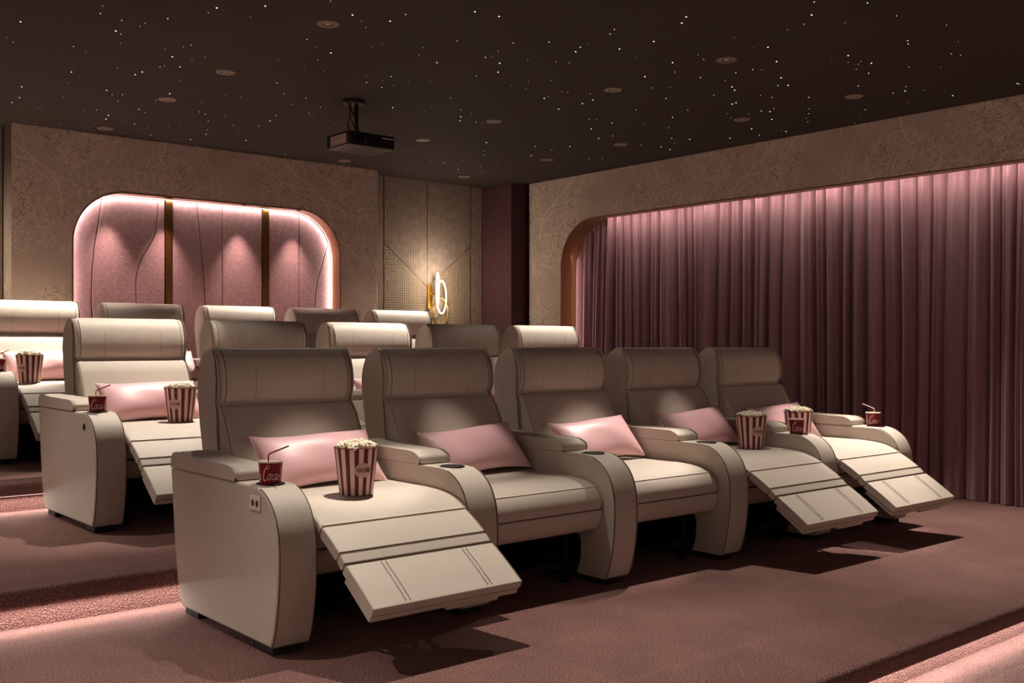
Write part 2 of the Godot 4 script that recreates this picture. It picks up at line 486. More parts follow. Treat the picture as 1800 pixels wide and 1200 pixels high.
func armrest(parent: Node3D, x: float, full: bool, outer: float):
	var key := "arm_full" if full else "arm_arch"
	var prof := smooth(off(ARM_FRONT + (ARM_FULL if full else ARM_ARCH)), 4)
	var a := part("armrest", made(key, func(mb): slab(mb, prof, ARMW, 0.012, along_x(), 3)), M.leather, parent, Vector3(x, 0, 0))
	part("arm_pad", made("pad", func(mb): slab(mb, fillet(off(PAD)), ARMW + 0.008, 0.026, along_x(), 5)), M.leather, a)
	for s in [-1, 1]:
		part("pad_seam", made("pad_seam%d" % s, func(mb):
			var q := PackedVector3Array()
			for p in [[-0.90, 0.650], [-0.77, 0.646], [-0.55, 0.642], [-0.42, 0.638], [-0.375, 0.632], [-0.345, 0.615], [-0.336, 0.60]]:
				q.append(Vector3(s * (ARMW / 2 - 0.003), p[1], p[0] + 0.5))
			tube(mb, q, 0.0022, 5)), M.seam, a)
		part("arm_seam", made("arm_seam%d" % s, func(mb):
			var q := PackedVector3Array()
			var pr := smooth(off(ARM_FRONT), 4)
			for i in 38:
				q.append(Vector3(s * (ARMW / 2 - 0.007), pr[i].y - 0.0012 * smoothstep(20.0, 37.0, i), pr[i].x - 0.002))
			tube(mb, q, 0.0026, 5)), M.seam, a)
	var ring := part("cup_holder", made("cup_ring", func(mb): lathe(mb, [[0.046, -0.002], [0.0465, 0.002], [0.050, 0.0035], [0.0535, 0.002], [0.054, -0.002]], 36)), M.ring, a, Vector3(0, 0.5945, 0.295))
	ring.set_meta("label", "dark round cup holder ring")
	part("cup_well", made("cup_well", func(mb): lathe(mb, [[0.0465, 0.0012], [0.0001, 0.0012]], 32)), M.well, ring)
	part("foot", made("arm_foot", func(mb): box(mb, Vector3(-0.055, 0, 0.27), Vector3(0.055, 0.04, 0.42), 0.006)), M.foot, a)
	part("foot", made("arm_foot_rear" if full else "arm_leg_blocker", func(mb): box(mb, Vector3(-0.055 if full else -0.080, 0, -0.345), Vector3(0.055 if full else 0.080, 0.04 if full else 0.25, -0.22), 0.006)), M.foot, a)  # rear leg, widened between seats to shut out light below
	if full and outer == -2.0:
		var bt := part("recline_button", made("button", func(mb):
			var ell := PackedVector2Array()
			for i in 16: ell.append(Vector2(cos(TAU * i / 16) * 0.016, sin(TAU * i / 16) * 0.017))
			slab(mb, ell, 0.006, 0.002, along_x(), 2)), M.socket, a, Vector3(-ARMW / 2 - 0.001, 0.525, 0.335))
		bt.set_meta("label", "small dark round recline button")
	elif full and outer != 0.0:
		var pl := part("outlet_plate", made("outlet", func(mb): box(mb, Vector3(-0.004, -0.026, -0.042), Vector3(0.003, 0.026, 0.042), 0.002)), M.plate, a, Vector3(outer * (ARMW / 2 + 0.001), 0.535, 0.335))
		pl.set_meta("label", "pale plate with two dark round sockets")
		for k in [-0.015, 0.018]:
			part("socket", made("socket", func(mb): 
				var ell := PackedVector2Array()
				for i in 16: ell.append(Vector2(cos(TAU * i / 16) * 0.0105, sin(TAU * i / 16) * 0.0125))
				slab(mb, ell, 0.003, 0.001, along_x(), 2)), M.socket, a, Vector3(outer * (ARMW / 2 + 0.0045), 0.535, 0.335 + k))

func stitches(mb: MB, a: Vector3, b: Vector3, up: Vector3, gap := 0.010, r := 0.0011):
	var n := int(a.distance_to(b) / gap)
	for i in n:
		var p := a.lerp(b, (i + 0.2) / n); var q := a.lerp(b, (i + 0.75) / n)
		tube(mb, PackedVector3Array([p + up * r * 0.6, q + up * r * 0.6]), r, 4)

func recliner(label: String, at: Vector3, wide: float, open: bool, first: bool, last: bool, group: String):
	var t := thing("recliner", label, "recliner", at + Vector3(0, 0, -0.5), group)
	t.scale.x = wide
	armrest(t, -PITCH / 2, first, (-1.0 if at.y < 0.1 else -2.0) if first else 0.0)
	if last: armrest(t, PITCH / 2, true, 1.0)
	var sw := 0.668
	# back
	var shell := [[-0.915, 1.088], [-0.965, 1.078], [-1.010, 1.045], [-1.040, 0.99], [-1.050, 0.925], [-1.042, 0.85], [-1.02, 0.74], [-0.985, 0.60], [-0.945, 0.44], [-0.92, 0.30, 0], [-0.80, 0.30, 0], [-0.79, 0.46, 0], [-0.846, 0.68], [-0.856, 0.80], [-0.868, 0.86], [-0.862, 0.95], [-0.872, 1.02], [-0.89, 1.065]]
	part("backrest", made("shell", func(mb): slab(mb, smooth(off(shell), 3), 0.672, 0.034, along_x(), 5)), M.leather, t)
	var head := [[-0.935, 1.092], [-0.895, 1.075], [-0.866, 1.045], [-0.848, 1.00], [-0.840, 0.95], [-0.843, 0.905], [-0.855, 0.873], [-0.872, 0.857, 0], [-0.92, 0.86, 0], [-0.97, 0.95], [-0.98, 1.04], [-0.965, 1.08]]
	var hd := part("headrest", made("head", func(mb): slab(mb, smooth(off(head), 4), 0.660, 0.036, along_x(), 6)), M.leather, t)
	for s in [-0.298, 0.298, -0.16, 0.17]:
		part("headrest_seam", made("head_seam%.2f" % s, func(mb):
			var q := PackedVector3Array()
			var pr := smooth(off(head), 4)
			var rim: bool = absf(s) > 0.25
			for i in range(0 if rim else 11, 27 if rim else 26): q.append(Vector3(s, pr[i].y, pr[i].x - (0.0012 if rim else 0.0009)))
			tube(mb, q, 0.0022 if rim else 0.0015, 5)), M.seam, hd)
	var cush := [[-0.875, 0.850, 0.01], [-0.843, 0.846, 0.02], [-0.806, 0.80, 0.05], [-0.755, 0.70, 0.1], [-0.69, 0.575, 0.06], [-0.66, 0.50, 0.02], [-0.76, 0.47, 0.02], [-0.86, 0.70, 0.05]]
	part("back_cushion", made("cushion", func(mb): slab(mb, fillet(off(cush)), 0.652, 0.022, along_x(), 5)), M.leather, t)
	# seat
	var base := [[-0.066, 0.353, 0], [-0.068, 0.32], [-0.084, 0.28], [-0.116, 0.254], [-0.17, 0.246, 0], [-0.84, 0.246, 0], [-0.84, 0.353, 0]]
	part("seat_base", made("base", func(mb): slab(mb, smooth(off(base), 4), 0.676, 0.006, along_x(), 2)), M.leather, t)
	if open:
		var seat := [[-0.82, 0.455, 0], [-0.79, 0.50], [-0.70, 0.512], [-0.35, 0.514], [-0.22, 0.512], [-0.116, 0.502], [-0.05, 0.483], [0.004, 0.455], [0.006, 0.44], [-0.03, 0.40], [-0.066, 0.360, 0], [-0.10, 0.354, 0], [-0.82, 0.354, 0]]
		part("seat_cushion", made("seat_open", func(mb): slab(mb, smooth(off(seat), 4), sw, 0.014, along_x(), 4)), M.leather, t)
		var thigh := [[0.008, 0.452, 0.004], [0.066, 0.421, 0.06], [0.129, 0.379, 0.006], [0.112, 0.345, 0.02], [0.05, 0.385, 0.06], [0.0, 0.415, 0.01]]
		var lr := part("legrest", made("thigh", func(mb): slab(mb, fillet(off(thigh)), 0.66, 0.010, along_x(), 4)), M.leather, t)
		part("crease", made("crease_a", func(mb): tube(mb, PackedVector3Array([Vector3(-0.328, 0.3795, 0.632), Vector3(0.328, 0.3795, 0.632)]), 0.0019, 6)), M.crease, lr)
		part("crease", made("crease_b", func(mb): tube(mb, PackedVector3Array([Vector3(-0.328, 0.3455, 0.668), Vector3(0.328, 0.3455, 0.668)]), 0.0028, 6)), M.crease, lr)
		part("seat_seam", made("open_seam", func(mb): tube(mb, PackedVector3Array([Vector3(-0.325, 0.4568, 0.5050), Vector3(0.325, 0.4568, 0.5050)]), 0.0030, 6)), M.piping, lr)
		var band := [[0.135, 0.374, 0.004], [0.164, 0.346, 0.006], [0.146, 0.318, 0.01], [0.115, 0.346, 0.01]]
		part("legrest_band", made("band", func(mb): slab(mb, fillet(off(band)), 0.66, 0.008, along_x(), 3)), M.leather, lr)
		var ft := [[0.174, 0.343, 0.008], [0.262, 0.287, 0.2], [0.352, 0.222, 0.008], [0.334, 0.192, 0.010], [0.152, 0.312, 0.008]]
		var fr := part("footrest", made("foot_panel", func(mb): slab(mb, fillet(off(ft)), 0.66, 0.010, along_x(), 4)), M.leather, t)
		part("stitching", made("foot_stitch", func(mb):
			for x in [-0.19, -0.172, 0.172, 0.19]:
				stitches(mb, Vector3(x, 0.341, 0.682), Vector3(x, 0.290, 0.7615), Vector3(0, 0.84, 0.54), 0.011, 0.0016)
				stitches(mb, Vector3(x, 0.2895, 0.7622), Vector3(x, 0.231, 0.842), Vector3(0, 0.84, 0.54), 0.011, 0.0016)), M.thread, fr)
		part("footrest_tray", made("tray", func(mb):
			slab(mb, fillet(off([[0.172, 0.298, 0.004], [0.330, 0.190, 0.004], [0.318, 0.172, 0.004], [0.160, 0.280, 0.004]])), 0.655, 0.004, along_x(0.0), 2)
			slab(mb, fillet(off([[0.22, 0.255, 0.01], [0.318, 0.186, 0.01], [0.298, 0.148, 0.02], [0.20, 0.215, 0.01]])), 0.24, 0.006, along_x(0.13), 2)), M.leather, t)
		part("leg_linkage", made("linkage", func(mb):
			for x in [-0.25, 0.25]:
				tube(mb, PackedVector3Array([Vector3(x, 0.27, 0.30), Vector3(x, 0.13, 0.42), Vector3(x, 0.24, 0.68)]), 0.011, 6)
				tube(mb, PackedVector3Array([Vector3(x, 0.16, 0.28), Vector3(x, 0.22, 0.50), Vector3(x, 0.30, 0.62)]), 0.010, 6)
			tube(mb, PackedVector3Array([Vector3(-0.26, 0.13, 0.42), Vector3(0.26, 0.13, 0.42)]), 0.010, 6)), M.steel, t)
	else:
		var seat := [[-0.82, 0.44, 0], [-0.79, 0.48], [-0.70, 0.490], [-0.42, 0.492], [-0.26, 0.489], [-0.155, 0.477], [-0.10, 0.455], [-0.070, 0.42], [-0.060, 0.385], [-0.066, 0.357, 0], [-0.10, 0.354, 0], [-0.82, 0.354, 0]]
		var s := part("seat_cushion", made("seat_shut", func(mb): slab(mb, smooth(off(seat), 4), sw, 0.016, along_x(), 4)), M.leather, t)
		part("seat_seam", made("seat_seam", func(mb): tube(mb, PackedVector3Array([Vector3(-0.325, 0.4566, 0.3995), Vector3(0.325, 0.4566, 0.3995)]), 0.0030, 5)), M.piping, s)
	part("added_dark_panel", made("dark_panel", func(mb): box(mb, Vector3(-0.339, 0.001, -0.345), Vector3(0.339, 0.25, -0.335), 0.003)), M.foot, t)  # added dark panel, keeps light and view out from under the seat
	part("undercarriage", made("under", func(mb):
		for x in [-0.29, 0.25]:
			box(mb, Vector3(x, 0.03, -0.30), Vector3(x + 0.04, 0.07, 0.28), 0.004)
		for z in [-0.28, 0.0, 0.24]:
			box(mb, Vector3(-0.30, 0.07, z), Vector3(0.30, 0.10, z + 0.04), 0.004)
			for x in [-0.28, 0.25]:
				box(mb, Vector3(x, 0.0 if z != 0.0 else 0.03, z + 0.005), Vector3(x + 0.03, 0.25, z + 0.035), 0.004)), M.steel, t)

# ---------------------------------------------------------------- small things
func pillow(label: String, seat: Vector3, dx: float, roll: float, lift: float, group: String):
	var W := 0.565; var H := 0.272
	var t := thing("lumbar_pillow", label, "pillow", seat + Vector3(dx, 0.606 + lift, -0.612), group)
	t.basis = Basis(Vector3.RIGHT, -0.69) * Basis(Vector3.FORWARD, roll)
	var surf := func(u: float, v: float, s: float) -> Vector3:
		var px := 0.5 * W * u * (1.0 - 0.050 * (1.0 - v * v)) 
		var py := 0.5 * H * v * (1.0 - 0.16 * (1.0 - u * u)) + 0.006 * sin(3.0 * u + 0.6)
		var th := 0.072 * pow(maxf(0.0, (1.0 - pow(absf(u), 2.6)) * (1.0 - pow(absf(v), 2.2))), 0.55)
		th *= 1.0 + 0.07 * sin(5.0 * u + 2.0 * v) * (1.0 - v * v)
		return Vector3(px, py, s * th)
	part("pillow_case", made("pillow", func(mb):
		var NU := 36; var NV := 22
		var f := func(i: int, k: int) -> float: return sin(0.5 * PI * (2.0 * i / k - 1.0))
		for s in [1.0, -1.0]:
			for i in NU:
				for j in NV:
					var q := []
					for e in [[i, j], [i + 1, j], [i + 1, j + 1], [i, j + 1]]:
						var u: float = f.call(e[0], NU); var v: float = f.call(e[1], NV)
						var p: Vector3 = surf.call(u, v, s)
						var du: Vector3 = surf.call(clampf(u + 0.01, -1, 1), v, s) - surf.call(clampf(u - 0.01, -1, 1), v, s)
						var dv: Vector3 = surf.call(u, clampf(v + 0.01, -1, 1), s) - surf.call(u, clampf(v - 0.01, -1, 1), s)
						var nn: Vector3 = du.cross(dv).normalized() * s
						q.append([p, nn])
					mb.quad(q[0][0], q[1][0], q[2][0], q[3][0], q[0][1], q[1][1], q[2][1], q[3][1])), M.satin, t)
	part("piping", made("pillow_piping", func(mb):
		var q := PackedVector3Array()
		for i in 24: q.append(surf.call(-1.0 + i / 12.0, -1.0, 1.0))
		for i in 12: q.append(surf.call(1.0, -1.0 + i / 6.0, 1.0))
		for i in 24: q.append(surf.call(1.0 - i / 12.0, 1.0, 1.0))
		for i in 12: q.append(surf.call(-1.0, 1.0 - i / 6.0, 1.0))
		tube(mb, q, 0.0032, 6, true)), M.satin_piping, t)

func bucket(label: String, heap_label: String, at: Vector3, badge: float, k := 1.0):
	var h := 0.185 * k; var rb := 0.066 * k; var rt := 0.087 * k
	var t := thing("popcorn_bucket", label, "bucket", at, "striped popcorn buckets")
	t.rotation.y = badge
	var body := part("paper_tub", made("tub%.3f" % k, func(mb):
		lathe(mb, [[rb, 0.0], [lerpf(rb, rt, 0.33), h * 0.33], [lerpf(rb, rt, 0.66), h * 0.66], [rt, h]], 56)
		var inner := MB.new()
		lathe(mb, [[rt - 0.002, h], [rt - 0.006, h * 0.80]], 56)
		lathe(mb, [[0.0005, 0.001], [rb, 0.0]], 56)), M.striped_paper, t)
	part("rim", made("tub_rim%.3f" % k, func(mb):
		var q := PackedVector3Array()
		for i in 56: q.append(Vector3(sin(TAU * i / 56) * rt, h + 0.0015 * sin(i * 2.1), cos(TAU * i / 56) * rt))
		tube(mb, q, 0.0022, 6, true)), M.ink, t)
	var on := func(x: float, y: float, lift: float) -> Vector3:
		var yy := h * 0.54 + y
		var r := lerpf(rb, rt, yy / h) + lift
		return Vector3(sin(x / r) * r, yy, cos(x / r) * r)
	var bd := part("badge", made("badge%.3f" % k, func(mb):
		var R := 0.031 * k
		var N := 96
		for i in N:
			for j in 3:
				var q := []
				for e in [[i, j], [i + 1, j], [i + 1, j + 1], [i, j + 1]]:
					var a: float = TAU * e[0] / N
					var rr: float = R * (1.0 + 0.045 * cos(a * 18.0)) * e[1] / 3.0
					q.append(on.call(cos(a) * rr * 1.16, sin(a) * rr * 0.92, 0.0012))
				var nn: Vector3 = Vector3(q[0].x, 0, q[0].z).normalized()
				mb.flat(q[0], q[1], q[2], q[3], nn)
			var e0 := TAU * i / N; var e1 := TAU * (i + 1) / N
			var r0 := R * (1.0 + 0.045 * cos(e0 * 18.0)); var r1 := R * (1.0 + 0.045 * cos(e1 * 18.0))
			mb.flat(on.call(cos(e0) * r0 * 1.16, sin(e0) * r0 * 0.92, 0.0012), on.call(cos(e1) * r1 * 1.16, sin(e1) * r1 * 0.92, 0.0012), on.call(cos(e1) * r1 * 1.16, sin(e1) * r1 * 0.92, -0.001), on.call(cos(e0) * r0 * 1.16, sin(e0) * r0 * 0.92, -0.001), Vector3(cos(e0), sin(e0), 0.3).normalized())), M.badge, t)
	part("lettering", made("letters%.3f" % k, func(mb):
		var tm := TextMesh.new()
		var ft := SystemFont.new(); ft.font_names = PackedStringArray(["Droid Sans"]); ft.font_weight = 700
		tm.font = ft; tm.text = "POPCORN"; tm.font_size = 32; tm.pixel_size = 0.01; tm.depth = 0.02; tm.curve_step = 2.0
		var ar := tm.get_mesh_arrays()
		var vs: PackedVector3Array = ar[Mesh.ARRAY_VERTEX]
		var ix = ar[Mesh.ARRAY_INDEX]
		var lo := vs[0]; var hi := vs[0]
		for p in vs: lo = lo.min(p); hi = hi.max(p)
		var sx := 0.054 * k / (hi.x - lo.x); var sy := 0.0165 * k / (hi.y - lo.y)
		var mid := (lo + hi) / 2.0
		var put := func(p: Vector3) -> Vector3: return on.call((p.x - mid.x) * sx, (p.y - mid.y) * sy, 0.0017 if p.z > mid.z else 0.0010)
		var cnt: int = ix.size() if ix != null and ix.size() else vs.size()
		for i in range(0, cnt, 3):
			var a: Vector3 = put.call(vs[ix[i] if ix != null and ix.size() else i]); var b: Vector3 = put.call(vs[ix[i + 1] if ix != null and ix.size() else i + 1]); var c: Vector3 = put.call(vs[ix[i + 2] if ix != null and ix.size() else i + 2])
			var nn := Vector3(a.x, 0, a.z).normalized()
			mb.tri(a, b, c, nn, nn, nn)), M.ink, bd)
	# the heap of popped corn
	var hp := MultiMeshInstance3D.new()
	hp.name = numbered("popcorn"); add_child(hp); hp.position = at
	tag(hp, heap_label, "popcorn", "popcorn heaps")
	hp.set_meta("kind", "stuff")
	var mm := MultiMesh.new()
	mm.transform_format = MultiMesh.TRANSFORM_3D
	mm.mesh = made("kernel", kernel)
	mm.mesh.surface_set_material(0, M.popcorn)
	var spots := []
	for i in 92:
		var a := rng.randf() * TAU; var r := sqrt(rng.randf()) * (rt - 0.011)
		var y := h - 0.006 + 0.026 * k * (1.0 - pow(r / rt, 2.2)) * rng.randf_range(0.55, 1.0) + 0.004
		spots.append(Transform3D(Basis.from_euler(Vector3(rng.randf() * 6, rng.randf() * 6, rng.randf() * 6)).scaled(Vector3.ONE * rng.randf_range(0.8, 1.15) * k), Vector3(sin(a) * r, y, cos(a) * r)))
	mm.instance_count = spots.size()
	for i in spots.size(): mm.set_instance_transform(i, spots[i])
	hp.multimesh = mm

func kernel(mb: MB):
	for c in [[Vector3(0, 0, 0), 0.0078], [Vector3(0.007, 0.003, 0.001), 0.0062], [Vector3(-0.006, 0.004, 0.002), 0.0065], [Vector3(0.001, -0.004, 0.0065), 0.006], [Vector3(0, 0.002, -0.007), 0.0058], [Vector3(0.001, 0.0075, 0.001), 0.0055]]:
		for i in 5:
			for j in 8:
				var q := []
				for e in [[i, j], [i + 1, j], [i + 1, j + 1], [i, j + 1]]:
					var th: float = PI * e[0] / 5.0; var ph: float = TAU * e[1] / 8.0
					q.append(Vector3(sin(th) * cos(ph), cos(th), sin(th) * sin(ph)))
				mb.quad(c[0] + q[0] * c[1], c[0] + q[1] * c[1], c[0] + q[2] * c[1], c[0] + q[3] * c[1], q[0], q[1], q[2], q[3])

func cup(label: String, at: Vector3, turn: float, bend: float, white: bool):
	var t := thing("paper_cup", label, "cup", at, "red paper cups with white script")
	t.rotation.y = turn
	part("cup_body", made("cup", func(mb): lathe(mb, [[0.0385, 0.0], [0.0402, 0.026], [0.0420, 0.052], [0.0437, 0.078]], 40)), M.cup_paper, t)
	part("lid", made("cup_lid", func(mb): lathe(mb, [[0.0432, 0.0765], [0.0462, 0.0775], [0.0468, 0.081], [0.0455, 0.0835], [0.041, 0.0838], [0.039, 0.0800], [0.0004, 0.0800]], 40)), M.cup_lid, t)
	var s := part("straw", made("straw%.2f" % bend, func(mb):
		var q := PackedVector3Array()
		var x := Vector3(cos(bend), 0, -sin(bend))
		for p in [[0, 0.079], [0, 0.100], [0.002, 0.105], [0.006, 0.1085], [0.012, 0.1115], [0.075, 0.137]]:
			q.append(x * float(p[0]) + Vector3.UP * float(p[1]) - x * 0.008)
		tube(mb, q, 0.0029, 8)), M.straw_white if white else M.straw_red, t)
	s.rotation.y = -turn

func downlight(label: String, at: Vector3):
	var t := thing("downlight", label, "light", at, "round recessed ceiling downlights")
	part("trim_ring", made("dl_ring", func(mb): lathe(mb, [[0.030, -0.001], [0.034, -0.004], [0.052, -0.006], [0.058, -0.003], [0.059, 0.0]], 32)), M.trim_white, t)
	part("reflector", made("dl_refl", func(mb): lathe(mb, [[0.034, -0.003], [0.022, -0.0008], [0.0002, -0.0008]], 24)), M.reflector, t)
	part("lamp_face", made("dl_face", func(mb): lathe(mb, [[0.016, -0.0016], [0.0002, -0.0016]], 20)), M.lamp_face, t)

func projector():
	var t := thing("projector", "black box projector hanging from the starry ceiling on a pole with loose cables", "projector", Vector3(3.714, CEIL, -6.055))
	part("mount_plate", made("pj_plate", func(mb): lathe(mb, [[0.0003, -0.022], [0.072, -0.022], [0.076, -0.016], [0.076, 0.0]], 32)), M.projector_case, t)
	part("pole", made("pj_pole", func(mb): tube(mb, PackedVector3Array([Vector3(0.02, -0.02, 0), Vector3(0.02, -0.235, 0)]), 0.014, 12)), M.projector_case, t)
	for k in 3:
		part("cable", made("pj_cable%d" % k, func(mb):
			var q := PackedVector3Array()
			for i in 9:
				var a := i / 8.0
				q.append(Vector3(-0.065 + 0.02 * k + a * (0.03 + 0.03 * k) + 0.012 * sin(a * 7.0 + k * 2.0), -0.015 - 0.222 * a, 0.02 - 0.015 * k + 0.01 * sin(a * 5.0 + k)))
			tube(mb, q, 0.0045, 6)), M.foot, t)
	var body := part("case", made("pj_case", func(mb): slab(mb, rect(-0.13, -0.15, 0.24, 0.15, 0.02), 0.092, 0.010, along_y(-0.282), 3)), M.projector_case, t)
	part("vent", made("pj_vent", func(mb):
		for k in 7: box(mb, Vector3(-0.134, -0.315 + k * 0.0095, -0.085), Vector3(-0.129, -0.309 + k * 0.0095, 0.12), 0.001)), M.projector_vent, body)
	part("lens_barrel", made("pj_barrel", func(mb):
		var d := MB.new()
		lathe(d, [[0.0003, 0.020], [0.024, 0.020], [0.026, 0.026], [0.031, 0.026], [0.032, 0.0]], 28)
		for i in d.v.size():
			d.v[i] = Vector3(d.v[i].x, -d.v[i].z, d.v[i].y) + Vector3(0.0, -0.285, 0.148); d.n[i] = Vector3(d.n[i].x, -d.n[i].z, d.n[i].y)
		mb.v = d.v; mb.n = d.n; mb.u = d.u), M.lens_glass, body)
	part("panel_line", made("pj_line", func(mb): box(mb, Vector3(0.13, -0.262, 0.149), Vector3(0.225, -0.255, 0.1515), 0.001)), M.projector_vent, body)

func sconce(label: String, at: Vector3, flip: float):
	var t := thing("wall_sconce", label, "wall lamp", at)
	part("back_plate", made("sc_plate", func(mb): box(mb, Vector3(-0.025, -0.12, 0.0), Vector3(0.025, 0.12, 0.018), 0.004)), M.brass, t)
	part("bracket", made("sc_arm", func(mb): tube(mb, PackedVector3Array([Vector3(0, 0.03, 0.015), Vector3(0, 0.03, 0.05), Vector3(0.02 * flip, 0.03, 0.085)]), 0.009, 8)), M.brass, t)
	var oval := func(c: Vector3, a: float, b: float, yaw: float, r: float) -> Callable:
		return func(mb: MB):
			var q := PackedVector3Array()
			for i in 48: q.append(c + Vector3(cos(TAU * i / 48) * a * cos(yaw), sin(TAU * i / 48) * b, cos(TAU * i / 48) * a * sin(yaw)))
			tube(mb, q, r, 8, true)
	part("lit_ring", made("sc_a%.0f" % flip, oval.call(Vector3(0.075 * flip, -0.005, 0.11), 0.075, 0.165, -0.25 * flip, 0.009)), M.led_warm, t)
	part("lit_ring", made("sc_b%.0f" % flip, oval.call(Vector3(0.035 * flip, 0.075, 0.10), 0.016, 0.165, 1.1, 0.007)), M.led_warm, t)
	part("brass_ring", made("sc_c%.0f" % flip, oval.call(Vector3(0.068 * flip, -0.155, 0.10), 0.082, 0.145, 0.2 * flip, 0.007)), M.brass, t)
	lamp(at + Vector3(0.0, 0.24, 0.26), 0.19, Color(1.0, 0.93, 0.83), 0.05)
	lamp(at + Vector3(0.06 * flip, -0.10, 0.24), 0.07, Color(1.0, 0.93, 0.83), 0.03)

# ---------------------------------------------------------------- the room
func arch(x0: float, x1: float, y0: float, y1: float, r: float, n := 14) -> PackedVector2Array:
	var p := PackedVector2Array([Vector2(x0, y0)])
	for i in n + 1:
		var a := PI - (PI / 2) * i / n
		p.append(Vector2(x0 + r + r * cos(a), y1 - r + r * sin(a)))
	for i in n + 1:
		var a := PI / 2 - (PI / 2) * i / n
		p.append(Vector2(x1 - r + r * cos(a), y1 - r + r * sin(a)))
	p.append(Vector2(x1, y0))
	return p

func tier(parent: Node3D, x0: float, x1: float, z_back: float, z_riser: float, top: float, nose: float):
	var n := Node3D.new(); n.name = "carpet_tier"; parent.add_child(n, true)
	part("riser_block", made("tier%.1f" % z_riser, func(mb): box(mb, Vector3(x0, -0.40, z_back), Vector3(x1, top - 0.004, z_riser), 0.004)), M.carpet, n)
	part("carpet_tread", made("tread%.1f" % z_riser, func(mb):
		slab(mb, fillet([[z_back, top - 0.07, 0], [nose, top - 0.07, 0.012], [nose, top, 0.030], [z_back, top, 0]], 6), x1 - x0, 0.002, along_x((x0 + x1) / 2), 1)), M.carpet, n)

func floor_and_steps():
	var f := struct("floor", "dusty rose carpeted floor rising in three lit tiers")
	part("carpet_front", made("floor0", func(mb): box(mb, Vector3(-2.6, -0.45, -2.2), Vector3(7.6, -STEP, 4.2), 0.0)), M.carpet, f)
	tier(f, -2.6, 7.6, -4.5, -2.005, 0.0, -1.915)
	tier(f, -2.6, 7.6, -6.4, -4.295, STEP, -4.20)
	tier(f, -2.6, 7.6, -8.7, -6.21, 2 * STEP, -6.115)
	var where := ["under the front edge of the lowest tier", "under the nosing in front of the middle row", "under the nosing in front of the back row"]
	for i in 3:
		var z: float = [-1.96, -4.247, -6.163][i]
		var y := STEP * i - 0.072
		var t := thing("step_light", "pale pink light strip hidden " + where[i], "light strip", Vector3(2.3, y, z))
		part("led_strip", made("step_led", func(mb): box(mb, Vector3(-4.8, -0.006, -0.012), Vector3(4.8, 0.002, 0.0), 0.001)), M.led_pink, t)
		for k in 3:
			strip_light(Vector3(-0.9 + 3.2 * k, y - 0.008, z - 0.006), Vector3(0, -1, 0.30), Vector3.RIGHT, 3.2, 0.012, STEP_E, Color(1.0, 0.95, 0.91))

